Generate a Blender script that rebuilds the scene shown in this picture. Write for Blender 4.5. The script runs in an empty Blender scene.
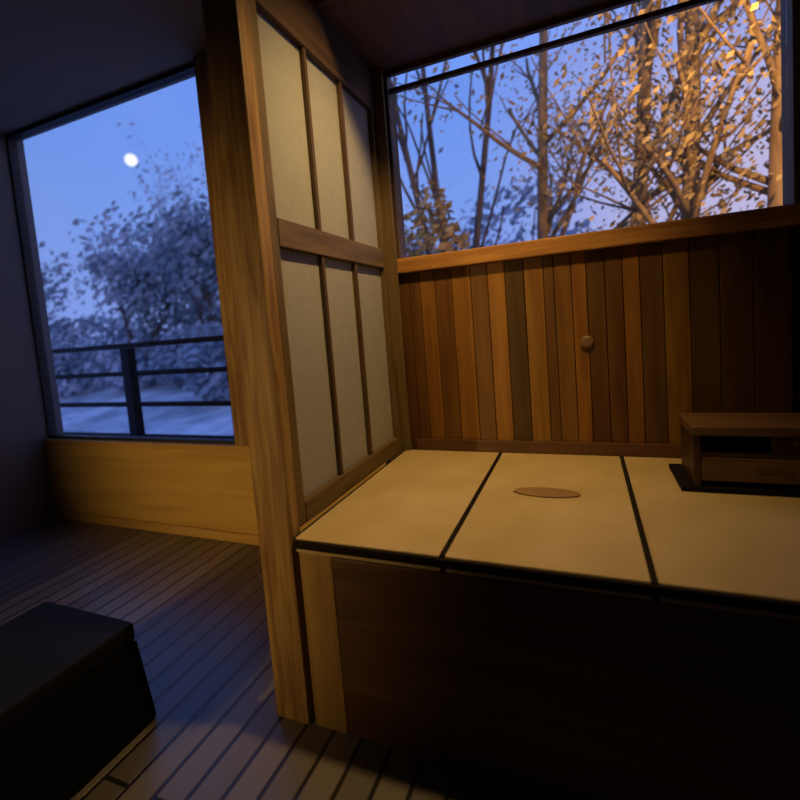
import bpy, bmesh, math, random
from mathutils import Vector, Matrix, noise

C = bpy.context.scene.collection
SC = bpy.context.scene

# ------------------------------------------------------------------ camera
F_PX, YAW, PITCH, ROLL, CX, CY = 461.366, -0.3961, -0.08013, -0.07973, 392.78, 362.31
cy, sy = math.cos(YAW), math.sin(YAW)
cp, sp = math.cos(PITCH), math.sin(PITCH)
cr, sr = math.cos(ROLL), math.sin(ROLL)
fw = Vector((sy * cp, cy * cp, sp))
r0 = Vector((cy, -sy, 0))
u0 = r0.cross(fw)
rt = cr * r0 + sr * u0
up = -sr * r0 + cr * u0
cam_d = bpy.data.cameras.new('camera')
cam = bpy.data.objects.new('camera', cam_d)
C.objects.link(cam)
cam.matrix_world = Matrix(((rt.x, up.x, -fw.x, 0), (rt.y, up.y, -fw.y, 0), (rt.z, up.z, -fw.z, 1.1), (0, 0, 0, 1)))
cam_d.sensor_fit = 'HORIZONTAL'
cam_d.sensor_width = 36
cam_d.lens = 36 * F_PX / 800
cam_d.shift_x = (400 - CX) / 800
cam_d.shift_y = (CY - 400) / 800
cam_d.clip_start = 0.05
cam_d.clip_end = 2000
cam_d.dof.use_dof = True
cam_d.dof.focus_distance = 1.65
cam_d.dof.aperture_fstop = 1.4
SC.camera = cam

# ------------------------------------------------------------------ sky, lights, exposure
w = bpy.data.worlds.new('dusk_sky')
SC.world = w
w.use_nodes = True
nt = w.node_tree
nt.nodes.clear()
tc = nt.nodes.new('ShaderNodeTexCoord')
sep = nt.nodes.new('ShaderNodeSeparateXYZ')
nt.links.new(tc.outputs['Generated'], sep.inputs[0])
ramp = nt.nodes.new('ShaderNodeValToRGB')
els = ramp.color_ramp.elements
els[0].position = 0.0
els[0].color = (0.24, 0.36, 0.90, 1)
els[1].position = 0.75
els[1].color = (0.12, 0.25, 0.86, 1)
e = els.new(0.22)
e.color = (0.215, 0.37, 0.93, 1)
e = els.new(0.42)
e.color = (0.17, 0.335, 0.95, 1)
nt.links.new(sep.outputs[2], ramp.inputs[0])
nz = nt.nodes.new('ShaderNodeTexNoise')
nz.inputs['Scale'].default_value = 3.2
nz.inputs['Detail'].default_value = 3
nt.links.new(tc.outputs['Generated'], nz.inputs['Vector'])
cl = nt.nodes.new('ShaderNodeMapRange')
cl.inputs[1].default_value = 0.5
cl.inputs[2].default_value = 0.75
cl.inputs[4].default_value = 0.45
nt.links.new(nz.outputs[0], cl.inputs[0])
mixc = nt.nodes.new('ShaderNodeMixRGB')
mixc.inputs[2].default_value = (0.28, 0.41, 0.92, 1)
nt.links.new(cl.outputs[0], mixc.inputs[0])
nt.links.new(ramp.outputs[0], mixc.inputs[1])
eastm = nt.nodes.new('ShaderNodeMapRange')
eastm.interpolation_type = 'SMOOTHSTEP'
eastm.inputs[1].default_value = -0.22
eastm.inputs[2].default_value = 0.25
eastm.inputs[4].default_value = 0.9
nt.links.new(sep.outputs[0], eastm.inputs[0])
east = nt.nodes.new('ShaderNodeMixRGB')
east.inputs[2].default_value = (0.60, 0.54, 0.80, 1)
lowm = nt.nodes.new('ShaderNodeMapRange')
lowm.interpolation_type = 'SMOOTHSTEP'
lowm.inputs[1].default_value = 0.25
lowm.inputs[2].default_value = 0.6
lowm.inputs[3].default_value = 1.0
lowm.inputs[4].default_value = 0.0
nt.links.new(sep.outputs[2], lowm.inputs[0])
emul = nt.nodes.new('ShaderNodeMath')
emul.operation = 'MULTIPLY'
nt.links.new(eastm.outputs[0], emul.inputs[0])
nt.links.new(lowm.outputs[0], emul.inputs[1])
nt.links.new(emul.outputs[0], east.inputs[0])
nt.links.new(mixc.outputs[0], east.inputs[1])
bg = nt.nodes.new('ShaderNodeBackground')
bg.inputs[1].default_value = 1.0
nt.links.new(east.outputs[0], bg.inputs[0])
wo = nt.nodes.new('ShaderNodeOutputWorld')
nt.links.new(bg.outputs[0], wo.inputs[0])


def spot(name, loc, target, power, color, angle, blend, radius):
    d = bpy.data.lights.new(name, 'SPOT')
    d.energy = power
    d.color = color
    d.spot_size = math.radians(angle)
    d.spot_blend = blend
    d.shadow_soft_size = radius
    o = bpy.data.objects.new(name, d)
    C.objects.link(o)
    o.location = loc
    o.rotation_euler = (Vector(target) - Vector(loc)).to_track_quat('-Z', 'Y').to_euler()
    return o


WARM = (1.0, 0.615, 0.215)
spot('alcove_downlight', (-0.10, 1.20, 2.37), (-0.76, 1.66, 0.60), 82, WARM, 100, 1.0, 0.05)
spot('bracket_spotlight', (-1.75, -1.6, 1.05), (-1.56, 1.88, 0.72), 165, WARM, 56, 0.95, 0.05)
spot('added_tree_floodlight', (1.15, 2.25, 2.75), (0.95, 4.4, 2.1), 230, (1.0, 0.56, 0.16), 125, 0.8, 0.08)  # unseen lamp added to warm the trees beyond the alcove window

SC.view_settings.view_transform = 'Standard'
SC.view_settings.look = 'None'
SC.view_settings.exposure = 0.0
SC.view_settings.gamma = 1.0
SC.view_settings.use_curve_mapping = False
SC.cycles.use_denoising = True


# ------------------------------------------------------------------ materials
def mat(name):
    m = bpy.data.materials.new(name)
    m.use_nodes = True
    return m, m.node_tree, m.node_tree.nodes['Principled BSDF']


def plain(name, col, rough=0.6, metal=0.0, spec=0.5):
    m, t, b = mat(name)
    b.inputs['Base Color'].default_value = (*col, 1)
    b.inputs['Roughness'].default_value = rough
    b.inputs['Metallic'].default_value = metal
    b.inputs['Specular IOR Level'].default_value = spec
    n = t.nodes.new('ShaderNodeTexNoise')
    n.inputs['Scale'].default_value = 60
    bp = t.nodes.new('ShaderNodeBump')
    bp.inputs['Strength'].default_value = 0.08
    t.links.new(n.outputs[0], bp.inputs['Height'])
    t.links.new(bp.outputs[0], b.inputs['Normal'])
    return m


def wood(name, light, dark, axis='z', scale=9.0, rough=0.55, stretch=14.0, spec=0.4, attr=False):
    m, t, b = mat(name)
    tcn = t.nodes.new('ShaderNodeTexCoord')
    mp = t.nodes.new('ShaderNodeMapping')
    s = [scale * 2.2] * 3
    s['xyz'.index(axis)] = scale * 2.2 / stretch
    mp.inputs['Scale'].default_value = s
    t.links.new(tcn.outputs['Object'], mp.inputs['Vector'])
    n = t.nodes.new('ShaderNodeTexNoise')
    n.inputs['Scale'].default_value = 1.6
    n.inputs['Detail'].default_value = 5
    n.inputs['Distortion'].default_value = 0.6
    t.links.new(mp.outputs[0], n.inputs['Vector'])
    rp = t.nodes.new('ShaderNodeValToRGB')
    rp.color_ramp.elements[0].position = 0.32
    rp.color_ramp.elements[0].color = (*dark, 1)
    rp.color_ramp.elements[1].position = 0.66
    rp.color_ramp.elements[1].color = (*light, 1)
    t.links.new(n.outputs[0], rp.inputs[0])
    out = rp.outputs[0]
    if attr:
        at = t.nodes.new('ShaderNodeAttribute')
        at.attribute_name = 'tone'
        mx = t.nodes.new('ShaderNodeMixRGB')
        mx.blend_type = 'MULTIPLY'
        mx.inputs[0].default_value = 1
        t.links.new(out, mx.inputs[1])
        t.links.new(at.outputs['Color'], mx.inputs[2])
        out = mx.outputs[0]
    t.links.new(out, b.inputs['Base Color'])
    b.inputs['Roughness'].default_value = rough
    b.inputs['Specular IOR Level'].default_value = spec
    bp = t.nodes.new('ShaderNodeBump')
    bp.inputs['Strength'].default_value = 0.12
    t.links.new(n.outputs[0], bp.inputs['Height'])
    t.links.new(bp.outputs[0], b.inputs['Normal'])
    return m


M = {}
M['post'] = wood('post_wood', (0.36, 0.23, 0.08), (0.17, 0.08, 0.028), 'z', 14)
M['frame_z'] = wood('screen_stile_wood', (0.155, 0.105, 0.043), (0.09, 0.055, 0.022), 'z', 14)
M['frame_y'] = wood('screen_rail_wood', (0.155, 0.105, 0.043), (0.09, 0.055, 0.022), 'y', 14)
M['muntin'] = wood('muntin_wood', (0.10, 0.06, 0.028), (0.06, 0.035, 0.018), 'z', 14)
M['beam_x'] = wood('sill_wood', (0.46, 0.23, 0.06), (0.26, 0.11, 0.03), 'x', 12)
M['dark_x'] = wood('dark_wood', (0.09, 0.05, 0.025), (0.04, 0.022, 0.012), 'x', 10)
M['dark_z'] = wood('dark_upright_wood', (0.09, 0.05, 0.025), (0.04, 0.022, 0.012), 'z', 10)
M['dark_y'] = wood('dark_rail_wood', (0.09, 0.05, 0.025), (0.04, 0.022, 0.012), 'y', 10)
M['cedar'] = wood('cedar_planks', (0.29, 0.138, 0.022), (0.18, 0.073, 0.012), 'z', 9, attr=True)
M['ceilwood'] = wood('ceiling_boards', (0.10, 0.05, 0.024), (0.05, 0.024, 0.013), 'y', 6)
M['ochre'] = wood('ochre_board', (0.58, 0.38, 0.10), (0.46, 0.28, 0.07), 'x', 5, rough=0.6)
M['ochre_trim'] = wood('ochre_trim', (0.52, 0.33, 0.10), (0.42, 0.25, 0.07), 'x', 8)
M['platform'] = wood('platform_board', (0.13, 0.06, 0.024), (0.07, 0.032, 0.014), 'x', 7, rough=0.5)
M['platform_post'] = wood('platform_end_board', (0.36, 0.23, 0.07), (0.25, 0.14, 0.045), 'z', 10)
M['chest'] = wood('chest_wood', (0.07, 0.035, 0.016), (0.04, 0.02, 0.01), 'x', 10, rough=0.45)
M['chest_top'] = wood('chest_top_wood', (0.17, 0.095, 0.04), (0.10, 0.052, 0.022), 'x', 10, rough=0.4)
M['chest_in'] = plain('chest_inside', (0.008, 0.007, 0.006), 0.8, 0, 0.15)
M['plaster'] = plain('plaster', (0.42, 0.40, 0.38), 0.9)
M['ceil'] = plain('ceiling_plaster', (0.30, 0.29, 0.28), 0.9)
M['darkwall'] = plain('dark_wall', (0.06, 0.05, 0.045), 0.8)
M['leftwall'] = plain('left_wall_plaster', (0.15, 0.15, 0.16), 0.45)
M['heri'] = plain('mat_border_cloth', (0.016, 0.011, 0.008), 0.9, 0, 0.15)
M['rail'] = plain('railing_metal', (0.008, 0.008, 0.012), 0.7, 0, 0.2)
M['frame_dark'] = plain('window_frame_dark', (0.02, 0.02, 0.03), 0.5)
M['fabric'] = plain('black_fabric_sky_sheen', (0.004, 0.005, 0.012), 0.7, 0, 0.25)  # sky sheen on the ottoman's top put into a bluer black
M['fabric_shaded'] = plain('black_fabric_shaded', (0.004, 0.0038, 0.004), 0.9, 0, 0.1)  # same fabric for the shaded sides, without the sky tint
M['knob'] = wood('knob_wood', (0.20, 0.115, 0.06), (0.16, 0.09, 0.045), 'x', 20)
M['oval'] = wood('oval_brown', (0.34, 0.22, 0.085), (0.26, 0.155, 0.055), 'x', 20)
M['brass'] = plain('aged_metal', (0.10, 0.07, 0.04), 0.4, 0.8)
M['gutter'] = plain('white_gutter', (0.75, 0.75, 0.78), 0.5)

# tatami
m, t, b = mat('tatami_weave')
tcn = t.nodes.new('ShaderNodeTexCoord')
wv = t.nodes.new('ShaderNodeTexWave')
wv.bands_direction = 'X'
wv.inputs['Scale'].default_value = 55
wv.inputs['Distortion'].default_value = 0.4
t.links.new(tcn.outputs['Object'], wv.inputs['Vector'])
n = t.nodes.new('ShaderNodeTexNoise')
n.inputs['Scale'].default_value = 5
t.links.new(tcn.outputs['Object'], n.inputs['Vector'])
rp = t.nodes.new('ShaderNodeValToRGB')
rp.color_ramp.elements[0].position = 0.3
rp.color_ramp.elements[0].color = (0.47, 0.36, 0.17, 1)
rp.color_ramp.elements[1].position = 0.7
rp.color_ramp.elements[1].color = (0.56, 0.44, 0.24, 1)
t.links.new(n.outputs[0], rp.inputs[0])
t.links.new(rp.outputs[0], b.inputs['Base Color'])
bp = t.nodes.new('ShaderNodeBump')
bp.inputs['Strength'].default_value = 0.25
bp.inputs['Distance'].default_value = 0.002
t.links.new(wv.outputs[1], bp.inputs['Height'])
t.links.new(bp.outputs[0], b.inputs['Normal'])
b.inputs['Roughness'].default_value = 0.65
b.inputs['Specular IOR Level'].default_value = 0.3
M['tatami'] = m

# washi paper
m, t, b = mat('washi_paper')
n = t.nodes.new('ShaderNodeTexNoise')
n.inputs['Scale'].default_value = 30
n.inputs['Detail'].default_value = 6
tcn = t.nodes.new('ShaderNodeTexCoord')
t.links.new(tcn.outputs['Object'], n.inputs['Vector'])
rp = t.nodes.new('ShaderNodeValToRGB')
rp.color_ramp.elements[0].color = (0.40, 0.41, 0.40, 1)
rp.color_ramp.elements[1].color = (0.50, 0.51, 0.50, 1)
t.links.new(n.outputs[0], rp.inputs[0])
t.links.new(rp.outputs[0], b.inputs['Base Color'])
b.inputs['Roughness'].default_value = 0.9
tr = t.nodes.new('ShaderNodeBsdfTranslucent')
t.links.new(rp.outputs[0], tr.inputs[0])
mx = t.nodes.new('ShaderNodeMixShader')
mx.inputs[0].default_value = 0.35
t.links.new(b.outputs[0], mx.inputs[1])
t.links.new(tr.outputs[0], mx.inputs[2])
t.links.new(mx.outputs[0], t.nodes['Material Output'].inputs[0])
M['paper'] = m

# floor boards, running away from the camera
m, t, b = mat('floor_boards')
tcn = t.nodes.new('ShaderNodeTexCoord')
mp = t.nodes.new('ShaderNodeMapping')
mp.inputs['Rotation'].default_value = (0, 0, math.pi / 2)
t.links.new(tcn.outputs['Object'], mp.inputs['Vector'])
br = t.nodes.new('ShaderNodeTexBrick')
br.inputs['Scale'].default_value = 1.0
br.inputs['Brick Width'].default_value = 1.9
br.inputs['Row Height'].default_value = 0.085
br.inputs['Mortar Size'].default_value = 0.007
br.inputs['Mortar Smooth'].default_value = 0.4
br.offset = 0.37
br.inputs['Color1'].default_value = (0.20, 0.18, 0.165, 1)
br.inputs['Color2'].default_value = (0.11, 0.098, 0.09, 1)
br.inputs['Mortar'].default_value = (0.012, 0.009, 0.008, 1)
t.links.new(mp.outputs[0], br.inputs['Vector'])
t.links.new(br.outputs[0], b.inputs['Base Color'])
b.inputs['Roughness'].default_value = 0.33
b.inputs['Specular IOR Level'].default_value = 0.8
bp = t.nodes.new('ShaderNodeBump')
bp.inputs['Strength'].default_value = 0.6
bp.inputs['Distance'].default_value = 0.004
bp.invert = True
t.links.new(br.outputs[1], bp.inputs['Height'])
t.links.new(bp.outputs[0], b.inputs['Normal'])
M['floor'] = m


# glass: clear pane with fresnel reflection
def glass(name, tint):
    m = bpy.data.materials.new(name)
    m.use_nodes = True
    t = m.node_tree
    t.nodes.clear()
    o = t.nodes.new('ShaderNodeOutputMaterial')
    tr = t.nodes.new('ShaderNodeBsdfTransparent')
    tr.inputs[0].default_value = (*tint, 1)
    g = t.nodes.new('ShaderNodeBsdfGlossy')
    g.inputs['Roughness'].default_value = 0.02
    lw_ = t.nodes.new('ShaderNodeLayerWeight')
    lw_.inputs[0].default_value = 0.5
    pw = t.nodes.new('ShaderNodeMath')
    pw.operation = 'POWER'
    pw.inputs[1].default_value = 5
    t.links.new(lw_.outputs['Facing'], pw.inputs[0])
    fr = t.nodes.new('ShaderNodeMath')
    fr.operation = 'MULTIPLY_ADD'
    fr.inputs[1].default_value = 0.9
    fr.inputs[2].default_value = 0.03
    t.links.new(pw.outputs[0], fr.inputs[0])
    mx = t.nodes.new('ShaderNodeMixShader')
    t.links.new(fr.outputs[0], mx.inputs[0])
    t.links.new(tr.outputs[0], mx.inputs[1])
    t.links.new(g.outputs[0], mx.inputs[2])
    t.links.new(mx.outputs[0], o.inputs[0])
    return m


M['glass'] = glass('window_glass', (0.97, 0.97, 0.98))

# outside
M['snow'] = None
m, t, b = mat('snowy_ground')
tcn = t.nodes.new('ShaderNodeTexCoord')
n = t.nodes.new('ShaderNodeTexNoise')
n.inputs['Scale'].default_value = 0.9
n.inputs['Detail'].default_value = 7
n.inputs['Roughness'].default_value = 0.65
t.links.new(tcn.outputs['Object'], n.inputs['Vector'])
rp = t.nodes.new('ShaderNodeValToRGB')
rp.color_ramp.elements[0].position = 0.36
rp.color_ramp.elements[0].color = (0.36, 0.38, 0.42, 1)
rp.color_ramp.elements[1].position = 0.6
rp.color_ramp.elements[1].color = (0.88, 0.88, 0.88, 1)
t.links.new(n.outputs[0], rp.inputs[0])
t.links.new(rp.outputs[0], b.inputs['Base Color'])
b.inputs['Roughness'].default_value = 0.9
M['snow'] = m


def leafmat(name, c1, c2, scale=1.2):
    m, t, b = mat(name)
    tcn = t.nodes.new('ShaderNodeTexCoord')
    n = t.nodes.new('ShaderNodeTexNoise')
    n.inputs['Scale'].default_value = scale
    n.inputs['Detail'].default_value = 4
    t.links.new(tcn.outputs['Object'], n.inputs['Vector'])
    rp = t.nodes.new('ShaderNodeValToRGB')
    rp.color_ramp.elements[0].position = 0.4
    rp.color_ramp.elements[0].color = (*c1, 1)
    rp.color_ramp.elements[1].position = 0.62
    rp.color_ramp.elements[1].color = (*c2, 1)
    t.links.new(n.outputs[0], rp.inputs[0])
    t.links.new(rp.outputs[0], b.inputs['Base Color'])
    b.inputs['Roughness'].default_value = 0.8
    return m


M['leaf_snow'] = leafmat('frosted_leaves', (0.20, 0.26, 0.32), (0.60, 0.65, 0.74), 1.6)
M['leaf_dark'] = leafmat('dusky_leaves', (0.17, 0.24, 0.29), (0.40, 0.46, 0.54), 1.6)
M['leaf_brown'] = leafmat('brown_leaves', (0.32, 0.22, 0.09), (0.48, 0.35, 0.14), 2.5)
M['bark'] = wood('bark', (0.16, 0.12, 0.10), (0.08, 0.06, 0.05), 'z', 6, rough=0.9)
M['bark_hazed'] = wood('hazed_bark', (0.55, 0.55, 0.56), (0.35, 0.34, 0.34), 'z', 6, rough=0.9)  # bark paled so that distance haze sits in its colour
M['bark_warm'] = wood('reddish_bark', (0.38, 0.25, 0.12), (0.20, 0.125, 0.06), 'z', 6, rough=0.9)
m = bpy.data.materials.new('moon_glow')
m.use_nodes = True
t = m.node_tree
t.nodes.clear()
o_ = t.nodes.new('ShaderNodeOutputMaterial')
em = t.nodes.new('ShaderNodeEmission')
nn = t.nodes.new('ShaderNodeTexNoise')
nn.inputs['Scale'].default_value = 0.4
rr = t.nodes.new('ShaderNodeValToRGB')
rr.color_ramp.elements[0].color = (0.92, 0.97, 1, 1)
rr.color_ramp.elements[1].color = (1, 1, 1, 1)
t.links.new(nn.outputs[0], rr.inputs[0])
t.links.new(rr.outputs[0], em.inputs[0])
em.inputs[1].default_value = 1.25
t.links.new(em.outputs[0], o_.inputs[0])
M['moon'] = m


# ------------------------------------------------------------------ mesh helpers
class MB:
    def __init__(self):
        self.bm = bmesh.new()
        self.tones = []

    def box(self, x0, x1, y0, y1, z0, z1, bev=0.0, tone=None):
        r = bmesh.ops.create_cube(self.bm, size=1.0)
        vs = r['verts']
        for v in vs:
            v.co.x = x0 + (v.co.x + 0.5) * (x1 - x0)
            v.co.y = y0 + (v.co.y + 0.5) * (y1 - y0)
            v.co.z = z0 + (v.co.z + 0.5) * (z1 - z0)
        if tone is not None:
            lay = self.bm.loops.layers.color.get('tone') or self.bm.loops.layers.color.new('tone')
            for f in {f for v in vs for f in v.link_faces}:
                for l in f.loops:
                    l[lay] = (*tone, 1)
        if bev > 0:
            es = list({e for v in vs for e in v.link_edges})
            bmesh.ops.bevel(self.bm, geom=es, offset=bev, segments=2, profile=0.6, affect='EDGES')
        return self

    def tube(self, pts, radii, n=8, cap=True):
        rings = []
        for i, p in enumerate(pts):
            p = Vector(p)
            a = Vector(pts[max(0, i - 1)])
            c = Vector(pts[min(len(pts) - 1, i + 1)])
            d = (c - a).normalized()
            s = d.cross(Vector((0, 0, 1)))
            if s.length < 1e-3:
                s = Vector((1, 0, 0))
            s.normalize()
            q = s.cross(d)
            rings.append([self.bm.verts.new(p + radii[i] * (math.cos(2 * math.pi * k / n) * s + math.sin(2 * math.pi * k / n) * q)) for k in range(n)])
        for a, c in zip(rings, rings[1:]):
            for k in range(n):
                self.bm.faces.new((a[k], a[(k + 1) % n], c[(k + 1) % n], c[k]))
        if cap:
            self.bm.faces.new(rings[0][::-1])
            self.bm.faces.new(rings[-1])
        return self

    def lathe(self, prof, center, axis='z', n=24, sx=1.0, sy=1.0):
        cx, cyy, cz = center
        rings = []
        for (r, h) in prof:
            ring = []
            for k in range(n):
                a = 2 * math.pi * k / n
                u, v = r * math.cos(a) * sx, r * math.sin(a) * sy
                if axis == 'z':
                    co = (cx + u, cyy + v, cz + h)
                else:
                    co = (cx + u, cyy - h, cz + v)
                ring.append(self.bm.verts.new(co))
            rings.append(ring)
        for a, c in zip(rings, rings[1:]):
            for k in range(n):
                self.bm.faces.new((a[k], a[(k + 1) % n], c[(k + 1) % n], c[k]))
        self.bm.faces.new(rings[0][::-1])
        self.bm.faces.new(rings[-1])
        return self

    def leaf(self, p, size, rng):
        d = Vector((rng.gauss(0, 1), rng.gauss(0, 1), rng.gauss(0, 1))).normalized()
        s = d.orthogonal().normalized()
        q = d.cross(s)
        l, wd = size, size * 0.5
        p = Vector(p)
        vs = [p - s * l, p - q * wd + d * l * 0.15, p + s * l, p + q * wd + d * l * 0.15]
        self.bm.faces.new([self.bm.verts.new(v) for v in vs])
        return self

    def build(self, name, material, parent=None, smooth=False):
        bmesh.ops.recalc_face_normals(self.bm, faces=self.bm.faces)
        me = bpy.data.meshes.new(name)
        self.bm.to_mesh(me)
        self.bm.free()
        me.materials.append(material)
        if smooth:
            for p in me.polygons:
                p.use_smooth = True
        o = bpy.data.objects.new(name, me)
        C.objects.link(o)
        if parent is not None:
            o.parent = parent
            top = parent
            off = Vector((0, 0, 0))
            while top is not None:
                off += top.location
                top = top.parent
            me.transform(Matrix.Translation(-off))
        return o


def tag(o, label, cat, group=None):
    o['label'] = label
    o['category'] = cat
    if group:
        o['group'] = group
    return o


def thing(name, label, cat, loc, group=None):
    o = bpy.data.objects.new(name, None)
    o.empty_display_size = 0.1
    C.objects.link(o)
    o.location = loc
    return tag(o, label, cat, group)


def struct(name, mb, material, label=None):
    o = mb.build(name, material)
    o['kind'] = 'structure'
    return o


# ------------------------------------------------------------------ setting
XL, XR, YB, YF, ZC = -3.31, 2.2, 1.88, -2.6, 2.485     # room
WX0, WX1 = -3.31, -1.705                                # left window
AX0, AX1 = -0.72, 0.637                                # alcove back window
SX = -0.76                                             # face of the paper screen
PZ = 0.55                                              # mats' top

struct('floor', MB().box(XL - 0.1, XR + 0.1, YF - 0.1, YB + 0.12, -0.08, 0.0), M['floor'])
struct('ceiling', MB().box(XL - 0.1, XR + 0.1, YF - 0.1, YB + 0.12, ZC, ZC + 0.08), M['ceil'])
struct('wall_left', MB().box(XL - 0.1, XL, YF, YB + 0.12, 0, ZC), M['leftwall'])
struct('wall_front', MB().box(XL, XR, YF - 0.1, YF, 0, ZC), M['plaster'])
struct('wall_right', MB().box(XR, XR + 0.1, YF, YB + 0.12, 0, ZC), M['darkwall'])
# board wall under the left window, with its cap and skirting strips
lw = struct('wall_back', MB().box(XL, -0.86, YB, YB + 0.10, 0.0, 0.50), M['ochre'])
struct('trim_1', MB().box(XL, WX1 + 0.12, YB - 0.012, YB + 0.10, 0.50, 0.535, 0.004), M['ochre_trim'])
struct('baseboard_back', MB().box(XL, -0.86, YB - 0.014, YB - 0.001, 0.001, 0.055, 0.003), M['ochre_trim'])
# wall between the left window and the screen, behind the post
struct('wall_back_pier', MB().box(WX1 + 0.10, SX - 0.045, YB, YB + 0.10, 0.536, ZC), M['ochre'])
struct('trim_2', MB().box(WX1, WX1 + 0.10, YB - 0.02, YB + 0.10, 0.536, ZC - 0.001, 0.004), M['post'])
# left window
wn = MB()
wn.box(WX0, WX1, YB + 0.02, YB + 0.07, ZC - 0.022, ZC - 0.001)
wn.box(WX0, WX1, YB + 0.02, YB + 0.07, 0.536, 0.552)
wn.box(WX0 + 0.0005, WX0 + 0.014, YB + 0.02, YB + 0.07, 0.536, ZC - 0.001)
wf = struct('window_1', wn, M['frame_dark'])
pg = MB().box(WX0 + 0.0145, WX1, YB + 0.045, YB + 0.051, 0.552, ZC - 0.022).build('pane', M['glass'], wf)

# ---- alcove walls
# cedar board wall: one mesh, boards of differing tone
tones = [.55, .62, .95, .72, 1.15, .70, 1.18, .38, .95, .60, .80, 1.0, .52, .58, .95, .55, .90, .48, .50, .46]  # board tones; the right ones also lowered to paint in lamp falloff
edges = [396, 410, 424, 443, 464, 487, 507, 527, 548, 569, 580, 598, 613, 631, 648, 664, 685, 708, 733, 760, 790]
cw = MB()
rng = random.Random(4)
for i, tn in enumerate(tones):
    x0 = -0.717 + (edges[i] - 400) * 0.003447
    x1 = -0.717 + (edges[i + 1] - 400) * 0.003447
    tn = 0.30 + 0.66 * tn
    cw.box(x0 + 0.0012, x1 - 0.0012, YB, YB + 0.022, 0.52, 1.315, 0.003, tone=(tn, tn * (0.95 + 0.1 * rng.random()), tn * 0.95))
struct('wall_alcove_back', cw, M['cedar'])
struct('wall_alcove_core', MB().box(-0.86, 0.70, YB + 0.024, YB + 0.10, 0.0, 1.312), M['dark_x'])
struct('trim_3', MB().box(SX + 0.06, AX1 + 0.001, YB - 0.016, YB - 0.001, PZ - 0.02, PZ + 0.046, 0.004), M['platform'])
struct('wall_alcove_right', MB().box(0.656, 0.74, 0.98, YB + 0.10, 0, 2.30), M['darkwall'])
struct('ceiling_alcove', MB().box(SX - 0.05, 0.76, 1.44, YB - 0.005, 2.15, 2.191), M['ceilwood'])
struct('wall_added_lamp_recess', MB().box(-0.86, 0.74, 1.40, 1.4395, 2.15, ZC - 0.001), M['dark_x'])  # unseen, added to recess the lamp and hide its reflection in the pane
struct('wall_added_baffle_side', MB().box(SX - 0.04, SX + 0.012, 1.047, YB - 0.001, 2.192, ZC - 0.001), M['dark_x'])  # added out of view to stop lamp light leaking into the left room
struct('wall_added_baffle_front', MB().box(SX + 0.004, 0.74, 0.93, 0.965, 2.04, ZC - 0.001), M['dark_x'])  # unseen baffle added to keep alcove light off the floor in front
struct('wall_alcove_lintel', MB().box(SX - 0.04, 0.74, YB, YB + 0.02, 2.132, ZC - 0.001), M['dark_x'])

# alcove window: sill beam, jambs, thin head rail with an open strip of sky above
w2 = struct('window_2', MB().box(SX - 0.02, 0.6545, YB - 0.03, YB + 0.08, 1.316, 1.378, 0.005), M['beam_x'])
MB().box(AX1 - 0.012, 0.654, YB - 0.022, YB + 0.07, 1.379, 2.129, 0.003).build('jamb', M['frame_z'], w2)
MB().box(AX0 - 0.05, AX0 + 0.012, YB - 0.012, YB + 0.07, 1.379, 2.129, 0.003).build('jamb', M['dark_z'], w2)
MB().box(AX0 + 0.013, AX1 - 0.013, YB + 0.008, YB + 0.03, 2.066, 2.084, 0.002).build('head_rail', M['dark_x'], w2)
MB().box(AX0 + 0.013, AX1 - 0.013, YB + 0.016, YB + 0.022, 1.379, 2.065).build('pane', M['glass'], w2)

# ---- post at the corner of the platform
po = MB().box(-0.868, -0.757, 0.995, 1.046, 0.0, ZC - 0.001, 0.008)
tag(po.build('wooden_post', M['post']), 'square ochre wooden post at the corner of the tatami platform, floor to ceiling', 'post')
po2 = MB().box(-0.79, SX + 0.045, 1.835, YB - 0.032, PZ + 0.002, 2.149, 0.004)
tag(po2.build('corner_post', M['frame_z']), 'slim brown post in the corner between paper screen and plank wall', 'post')

# ---- paper screen
sc = thing('paper_screen', 'tall paper lattice screen between the wooden post and plank wall', 'screen', (SX, 1.47, PZ))
ys0, ys1 = 1.0475, 1.834
MB().box(SX - 0.034, SX, ys0, ys0 + 0.034, PZ + 0.004, 2.148, 0.003).build('stile', M['frame_z'], sc)
MB().box(SX - 0.034, SX, ys1 - 0.028, ys1, PZ + 0.004, 2.148, 0.003).build('stile', M['frame_z'], sc)
for nm, z0, z1, px in (('top_rail', 1.980, 2.148, 0.004), ('middle_rail', 1.340, 1.418, 0.006), ('bottom_rail', PZ + 0.004, PZ + 0.066, 0.008)):
    MB().box(SX - 0.034, SX + px * 0.3, ys0 + 0.0345, ys1 - 0.0285, z0, z1, 0.003).build(nm, M['dark_y'] if nm == 'top_rail' else M['frame_y'], sc)
for z0, z1 in ((PZ + 0.0665, 1.3395), (1.4185, 1.9845)):
    for yc in (1.318, 1.552):
        MB().box(SX - 0.020, SX - 0.004, yc - 0.008, yc + 0.008, z0, z1, 0.0015).build('muntin', M['muntin'], sc)
    MB().box(SX - 0.024, SX - 0.0205, ys0 + 0.0345, ys1 - 0.0285, z0, z1).build('paper', M['paper'], sc)

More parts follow.
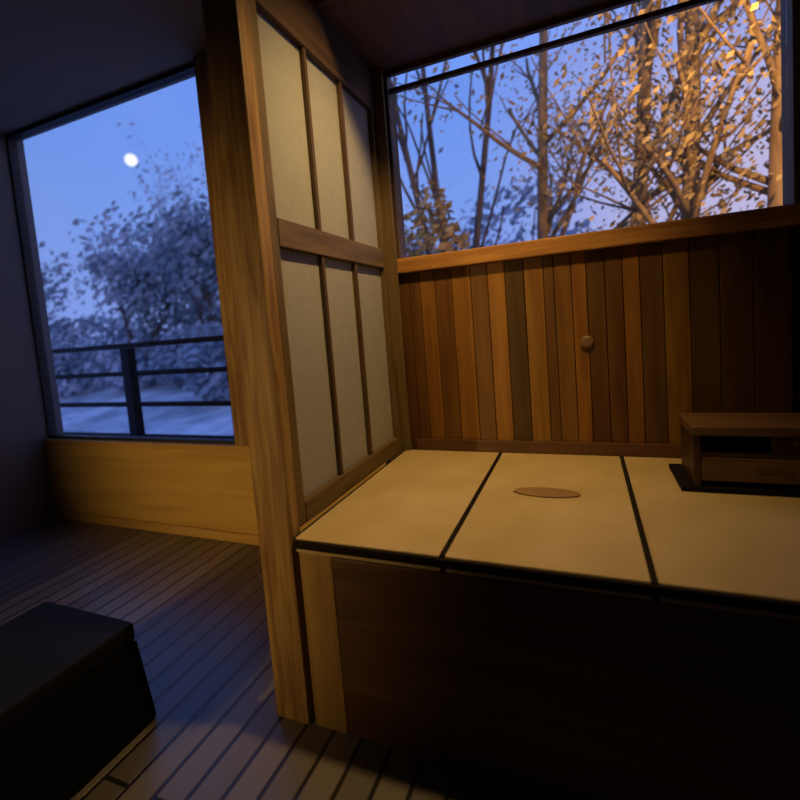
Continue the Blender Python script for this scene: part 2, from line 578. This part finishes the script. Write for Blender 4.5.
# ---- raised platform
pl = thing('tatami_platform', 'knee high raised wooden platform carrying the straw mats', 'platform', (-0.05, 1.43, 0))
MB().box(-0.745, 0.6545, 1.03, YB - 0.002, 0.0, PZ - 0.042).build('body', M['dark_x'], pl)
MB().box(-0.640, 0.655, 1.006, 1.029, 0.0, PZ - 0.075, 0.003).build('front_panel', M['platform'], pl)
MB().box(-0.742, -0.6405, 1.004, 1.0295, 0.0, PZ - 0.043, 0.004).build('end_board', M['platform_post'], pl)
MB().box(-0.7425, 0.655, 0.984, 0.9945, PZ - 0.024, PZ - 0.002, 0.002).build('shadow_gap_strip', M['heri'], pl)  # black strip standing in for the shadow gap under the mats
MB().box(-0.6395, 0.655, 0.997, 1.0295, PZ - 0.0745, PZ - 0.043, 0.003).build('edge_board', M['platform'], pl)


def tatami(x0, x1, label):
    y0, y1 = 0.996, YB - 0.022
    tt = thing('tatami_mat', label, 'mat', ((x0 + x1) / 2, (y0 + y1) / 2, PZ - 0.04), 'straw mats on the platform')
    MB().box(x0, x1, y0, y1, PZ - 0.04, PZ, 0.004).build('straw_surface', M['tatami'], tt)
    for xa, xb in ((x0 + 0.0001, x0 + 0.0065), (x1 - 0.0065, x1 - 0.0001)):
        MB().box(xa, xb, y0 - 0.001, y1 + 0.001, PZ - 0.0405, PZ + 0.0015, 0.0006).build('cloth_border', M['heri'], tt)
    return tt


tatami(-0.748, -0.3315, 'straw tatami mat along the foot of the paper screen')
tatami(-0.3305, 0.1085, 'straw tatami mat with the oval brown pad lying on it')
tatami(0.1095, 0.655, 'straw tatami mat with the dark wooden chest standing on it')

# oval pad
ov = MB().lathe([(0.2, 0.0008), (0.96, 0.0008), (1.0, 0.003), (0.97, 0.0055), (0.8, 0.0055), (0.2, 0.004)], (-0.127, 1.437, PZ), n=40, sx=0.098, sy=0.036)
tag(ov.build('oval_patch', M['oval'], smooth=True), 'thin oval brown pad lying on the middle straw mat', 'patch')  # flat oval, browner than the straw around it

# knob on the cedar wall
kn = MB().lathe([(0.023, 0.0), (0.025, 0.004), (0.023, 0.009), (0.014, 0.011)], (0.009, YB - 0.0005, 0.979), axis='y', n=24)
tag(kn.build('wall_knob', M['knob'], smooth=True), 'small round wooden knob on the plank wall above the mats', 'knob')

# ---- low chest
cx0, cx1, cy0, cy1, cz0, cz1 = 0.278, 0.640, 1.53, 1.72, PZ + 0.002, 0.742
ch = thing('low_chest', 'low dark wooden chest with open front shelf on the far straw mat', 'chest', ((cx0 + cx1) / 2, (cy0 + cy1) / 2, cz0))
MB().box(cx0 - 0.006, cx1 + 0.006, cy0 - 0.008, cy1, cz1 - 0.026, cz1, 0.003).build('top_board', M['chest_top'], ch)
MB().box(cx0, cx0 + 0.018, cy0, cy1, cz0 + 0.014, cz1 - 0.0265, 0.002).build('side_panel', M['chest'], ch)
MB().box(cx1 - 0.018, cx1, cy0, cy1, cz0 + 0.014, cz1 - 0.0265, 0.002).build('side_panel', M['chest'], ch)
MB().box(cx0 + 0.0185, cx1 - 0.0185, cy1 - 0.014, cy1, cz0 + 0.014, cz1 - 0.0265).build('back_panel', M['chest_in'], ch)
MB().box(cx0 + 0.0185, cx1 - 0.0185, cy0 + 0.004, cy1 - 0.0145, cz0 + 0.100, cz0 + 0.114, 0.002).build('shelf', M['chest'], ch)
MB().box(cx0 + 0.185, cx0 + 0.197, cy0 + 0.003, cy1 - 0.0145, cz0 + 0.1145, cz1 - 0.0265, 0.001).build('divider', M['chest'], ch)
dr = MB().box(cx0 + 0.1975, cx1 - 0.019, cy0 + 0.002, cy0 + 0.018, cz0 + 0.116, cz1 - 0.028, 0.002).build('door', M['chest'], ch)
MB().lathe([(0.004, 0.0), (0.004, 0.008), (0.009, 0.010), (0.009, 0.016), (0.004, 0.018)], (cx0 + 0.235, cy0 + 0.0018, cz0 + 0.150), axis='y', n=14).build('knob', M['brass'], dr)
dr = MB().box(cx0 + 0.019, cx1 - 0.019, cy0 + 0.001, cy0 + 0.018, cz0 + 0.030, cz0 + 0.098, 0.003).build('drawer', M['chest_top'], ch)
MB().tube([(cx0 + 0.15, cy0 + 0.002, cz0 + 0.064), (cx0 + 0.155, cy0 - 0.012, cz0 + 0.060), (cx0 + 0.225, cy0 - 0.012, cz0 + 0.060), (cx0 + 0.23, cy0 + 0.002, cz0 + 0.064)], [0.003] * 4, 8).build('handle', M['brass'], dr)
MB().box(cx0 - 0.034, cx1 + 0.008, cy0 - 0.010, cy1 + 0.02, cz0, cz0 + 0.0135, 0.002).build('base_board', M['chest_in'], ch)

# ---- ottoman on the left
ot = thing('ottoman', 'low black fabric ottoman block on the floorboards by the left window', 'ottoman', (-1.5, 0.58, 0))
bm = MB().box(-1.655, -1.247, 0.20, 0.875, 0.245, 0.30, 0.012)
bm.build('cushion', M['fabric'], ot)
bm = MB().box(-1.66, -1.245, 0.198, 0.877, 0.001, 0.2445)
for v in bm.bm.verts:
    if v.co.z < 0.1:
        v.co.x += 0.034 if v.co.x > -1.4 else -0.03
        v.co.y += 0.01 if v.co.y > 0.5 else -0.01
bmesh.ops.bevel(bm.bm, geom=list(bm.bm.edges), offset=0.008, segments=2, affect='EDGES')
bm.build('base', M['fabric_shaded'], ot)
# ------------------------------------------------------------------ outside
rl = thing('balcony_railing', 'black horizontal bar railing outside the left window', 'railing', (-3.6, 2.55, 0.02))
RY = 2.55
MB().box(-5.6, -1.2, RY - 0.03, RY + 0.03, 1.085, 1.125, 0.006).build('top_rail', M['rail'], rl)
for zz in (0.885, 0.64):
    MB().tube([(-5.6, RY, zz), (-1.2, RY, zz)], [0.02, 0.02], 10).build('bar', M['rail'], rl)
MB().box(-5.6, -1.2, RY - 0.02, RY + 0.02, 0.36, 0.40, 0.004).build('bottom_rail', M['rail'], rl)
for xx in (-5.35, -3.31, -1.3):
    MB().box(xx - 0.045, xx + 0.045, RY - 0.034, RY + 0.034, 0.02, 1.084, 0.005).build('post', M['rail'], rl)
for xx in (-4.35, -2.33):
    MB().tube([(xx, RY, 0.401), (xx, RY, 1.084)], [0.007, 0.007], 8).build('baluster', M['rail'], rl)

struct('ground_deck', MB().box(-6.5, 3.0, YB + 0.125, 2.75, -0.10, 0.018), M['dark_x'])


def gz(x, y):
    z = -0.5 + max(0, y - 2.8) * 0.115
    if y > 20:
        z -= (y - 20) * 0.07
    z += 0.22 * noise.noise((x * 0.35, y * 0.35, 1.0)) + 0.5 * noise.noise((x * 0.08, y * 0.08, 3.0)) * min(1, y / 10)
    return z


g = bmesh.new()
NX, NY = 110, 80
grid = []
for j in range(NY):
    y = 2.76 + (j / (NY - 1)) ** 1.8 * 75
    row = []
    for i in range(NX):
        x = -110 + 150 * i / (NX - 1)
        row.append(g.verts.new((x, y, gz(x, y))))
    grid.append(row)
for j in range(NY - 1):
    for i in range(NX - 1):
        g.faces.new((grid[j][i], grid[j][i + 1], grid[j + 1][i + 1], grid[j + 1][i]))
gm = MB()
gm.bm.free()
gm.bm = g
go = gm.build('ground', M['snow'], smooth=True)
go['kind'] = 'structure'

# moon
mo = bmesh.new()
bmesh.ops.create_uvsphere(mo, u_segments=32, v_segments=16, radius=2.5)
mm = MB()
mm.bm.free()
mm.bm = mo
mo = mm.build('moon', M['moon'], smooth=True)
mo.location = (-177.7, 150.0, 81.2)
tag(mo, 'small bright round moon in the blue dusk sky', 'moon')


# ---- trees
def branch(mb, tips, p, d, length, rad, depth, rng, spread, wob=0.16):
    n = 4
    pts, rs = [p.copy()], [rad]
    q = p.copy()
    dd = d.copy()
    for k in range(n):
        dd = (dd + Vector((rng.uniform(-1, 1), rng.uniform(-1, 1), rng.uniform(-0.4, 0.8))) * wob).normalized()
        q = q + dd * length / n
        pts.append(q.copy())
        rs.append(rad * (1 - 0.5 * (k + 1) / n))
    mb.tube(pts, rs, 7 if depth > 1 else 5, cap=True)
    if depth == 0:
        tips.extend(pts[2:])
        return
    for k in range(rng.randint(4, 5) + (6 if wob < 0.1 else 0)):
        f = pts[-1].lerp(pts[0], rng.uniform(0, 0.82 if wob < 0.1 else 0.62))
        nd = (dd + Vector((rng.uniform(-1, 1), rng.uniform(-1, 1), rng.uniform(-0.25, 0.8))) * spread).normalized()
        branch(mb, tips, f, nd, length * (rng.uniform(0.2, 0.34) if wob < 0.1 else rng.uniform(0.5, 0.75)), rad * 0.36, depth - 1, rng, spread)


def tree(name, label, cat, base, stems, height, rad, leafm, barkm, seed, nleaf, leafsize, spread=0.9, depth=2, jitter=0.35, group=None, stiff=False):
    rng = random.Random(seed)
    b = Vector(base)
    b.z = gz(b.x, b.y) - 0.05
    root = thing(name, label, cat, b, group)
    mb = MB()
    tips = []
    for (dx, dy) in stems:
        branch(mb, tips, b.copy(), Vector((dx, dy, 1)).normalized(), height * (0.85 if stiff else 0.62), rad, depth, rng, spread, 0.035 if stiff else 0.16)
    mb.build('trunk', barkm, root, smooth=True)
    lf = MB()
    for k in range(nleaf):
        p = rng.choice(tips)
        lf.leaf(p + Vector((rng.gauss(0, jitter), rng.gauss(0, jitter), rng.gauss(0, jitter * 0.8))), leafsize * rng.uniform(0.5, 1.3), rng)
    if nleaf:
        lf.build('foliage', leafm, root)
    return root


def shrub(name, label, base, rx, rz, leafm, seed, nleaf, size, group=None):
    rng = random.Random(seed)
    b = Vector(base)
    b.z = gz(b.x, b.y) - 0.03
    root = thing(name, label, 'shrub', b, group)
    st = MB()
    for k in range(7):
        a = rng.uniform(0, 6.28)
        e = b + Vector((math.cos(a) * rx * 0.7, math.sin(a) * rx * 0.6, rz * rng.uniform(1.0, 1.7)))
        st.tube([b, b.lerp(e, 0.5) + Vector((0, 0, 0.1)), e], [0.03, 0.02, 0.008], 5)
    st.build('stem', M['bark'], root)
    lf = MB()
    for k in range(nleaf):
        v = Vector((rng.gauss(0, 1), rng.gauss(0, 1), rng.gauss(0, 1))).normalized() * rng.uniform(0.45, 1.0) ** 0.5
        lf.leaf(b + Vector((v.x * rx, v.y * rx, rz + v.z * rz)), size * rng.uniform(0.6, 1.3), rng)
    lf.build('foliage', leafm, root)
    return root


# beyond the left window
tree('garden_tree', 'open round crowned tree below the moon, seen over the railing post', 'tree', (-11.6, 9.2, 0), [(-0.15, 0, ), (0.25, 0.1)], 3.6, 0.09, M['leaf_snow'], M['bark'], 11, 2400, 0.12, 1.0, 2, 0.35)
tree('garden_tree', 'denser dusky tree with snow dusted crown beside the wooden post', 'tree', (-9.0, 9.4, 0), [(0.1, 0), (-0.3, 0.1), (0.3, 0)], 3.9, 0.09, M['leaf_dark'], M['bark'], 5, 4200, 0.12, 1.0, 2, 0.4)
tree('bare_tree', 'tall faint bare tree rising behind the denser dusky tree', 'tree', (-13.0, 13.5, 0), [(0.05, 0), (-0.15, 0), (0.2, 0)], 6.6, 0.06, M['leaf_snow'], M['bark_hazed'], 21, 500, 0.10, 0.7, 2, 0.3)
tree('bare_tree', 'small faint bare tree at the left edge of the left window', 'tree', (-15.2, 9.0, 0), [(0.1, 0), (-0.2, 0)], 3.6, 0.07, M['leaf_snow'], M['bark'], 31, 700, 0.12, 0.9, 2, 0.3)
shrub('snowy_shrub', 'low snow dusted shrub right behind the railing beside the post', (-6.2, 6.8, 0), 0.9, 0.75, M['leaf_dark'], 2, 700, 0.12)
shrub('snowy_shrub', 'pale snow dusted shrub under the open round crowned tree', (-10.2, 8.0, 0), 1.0, 0.6, M['leaf_snow'], 3, 700, 0.12)
shrub('snowy_shrub', 'snow dusted shrub at the far left behind the railing', (-12.6, 8.0, 0), 0.9, 0.6, M['leaf_snow'], 6, 600, 0.12)
shrub('snowy_shrub', 'wide dusky shrub in the gap between the two leafy trees beyond the railing', (-11.2, 11.0, 0), 1.7, 0.95, M['leaf_dark'], 12, 1500, 0.12)
shrub('snowy_shrub', 'wide frosted shrub behind the small bare tree at the window edge', (-16.0, 11.0, 0), 1.8, 0.9, M['leaf_snow'], 13, 1500, 0.12)
shrub('snowy_shrub', 'dusky shrub standing under the denser snow dusted tree', (-8.2, 8.2, 0), 1.1, 0.75, M['leaf_dark'], 14, 1000, 0.12)
# beyond the alcove window
tree('forked_tree', 'slender dark forked tree in the left part of the alcove window', 'tree', (-1.30, 5.0, 0), [(-0.10, 0), (-0.02, 0), (0.10, 0)], 5.6, 0.05, M['leaf_dark'], M['bark'], 44, 60, 0.05, 0.5, 1, 0.25, stiff=True)
shrub('brown_shrub', 'brown leaved shrub at the foot of the forked tree', (-1.32, 4.4, 0), 0.42, 1.36, M['leaf_brown'], 8, 1500, 0.055)
AT = [('brown barked tree in the middle of the alcove window', (-0.35, 4.9), 0.075, 51, 1330),
      ('warmly lit tree just right of the middle of the alcove window', (0.38, 4.7), 0.09, 52, 1710),
      ('warmly lit orange tree second from the right jamb of the alcove window', (0.74, 4.2), 0.085, 53, 2470),
      ('warmly lit golden tree nearest the right jamb of the alcove window', (1.16, 4.0), 0.075, 54, 2850)]
for lb, (x, y), r_, sd, nl in AT:
    tree('autumn_tree', lb, 'tree', (x, y, 0), [(0.015, 0)], 4.8, r_, M['leaf_brown'], M['bark_warm'], sd, nl, 0.030, 1.3, 2, 0.2, stiff=True)
shrub('snowy_shrub', 'frosted shrub beyond the alcove window left of the brown shrub', (-2.9, 7.5, 0), 1.0, 1.35, M['leaf_snow'], 9, 1300, 0.08)
shrub('snowy_shrub', 'frosted shrub beyond the alcove window behind the middle tree', (-0.9, 7.6, 0), 1.3, 1.5, M['leaf_snow'], 10, 1300, 0.08)

for o in C.objects:
    if o.parent is None and 'category' in o:
        if o['category'] == 'tree':
            o['group'] = 'garden trees outside the windows'
        elif o['category'] == 'shrub':
            o['group'] = 'garden shrubs outside the windows'
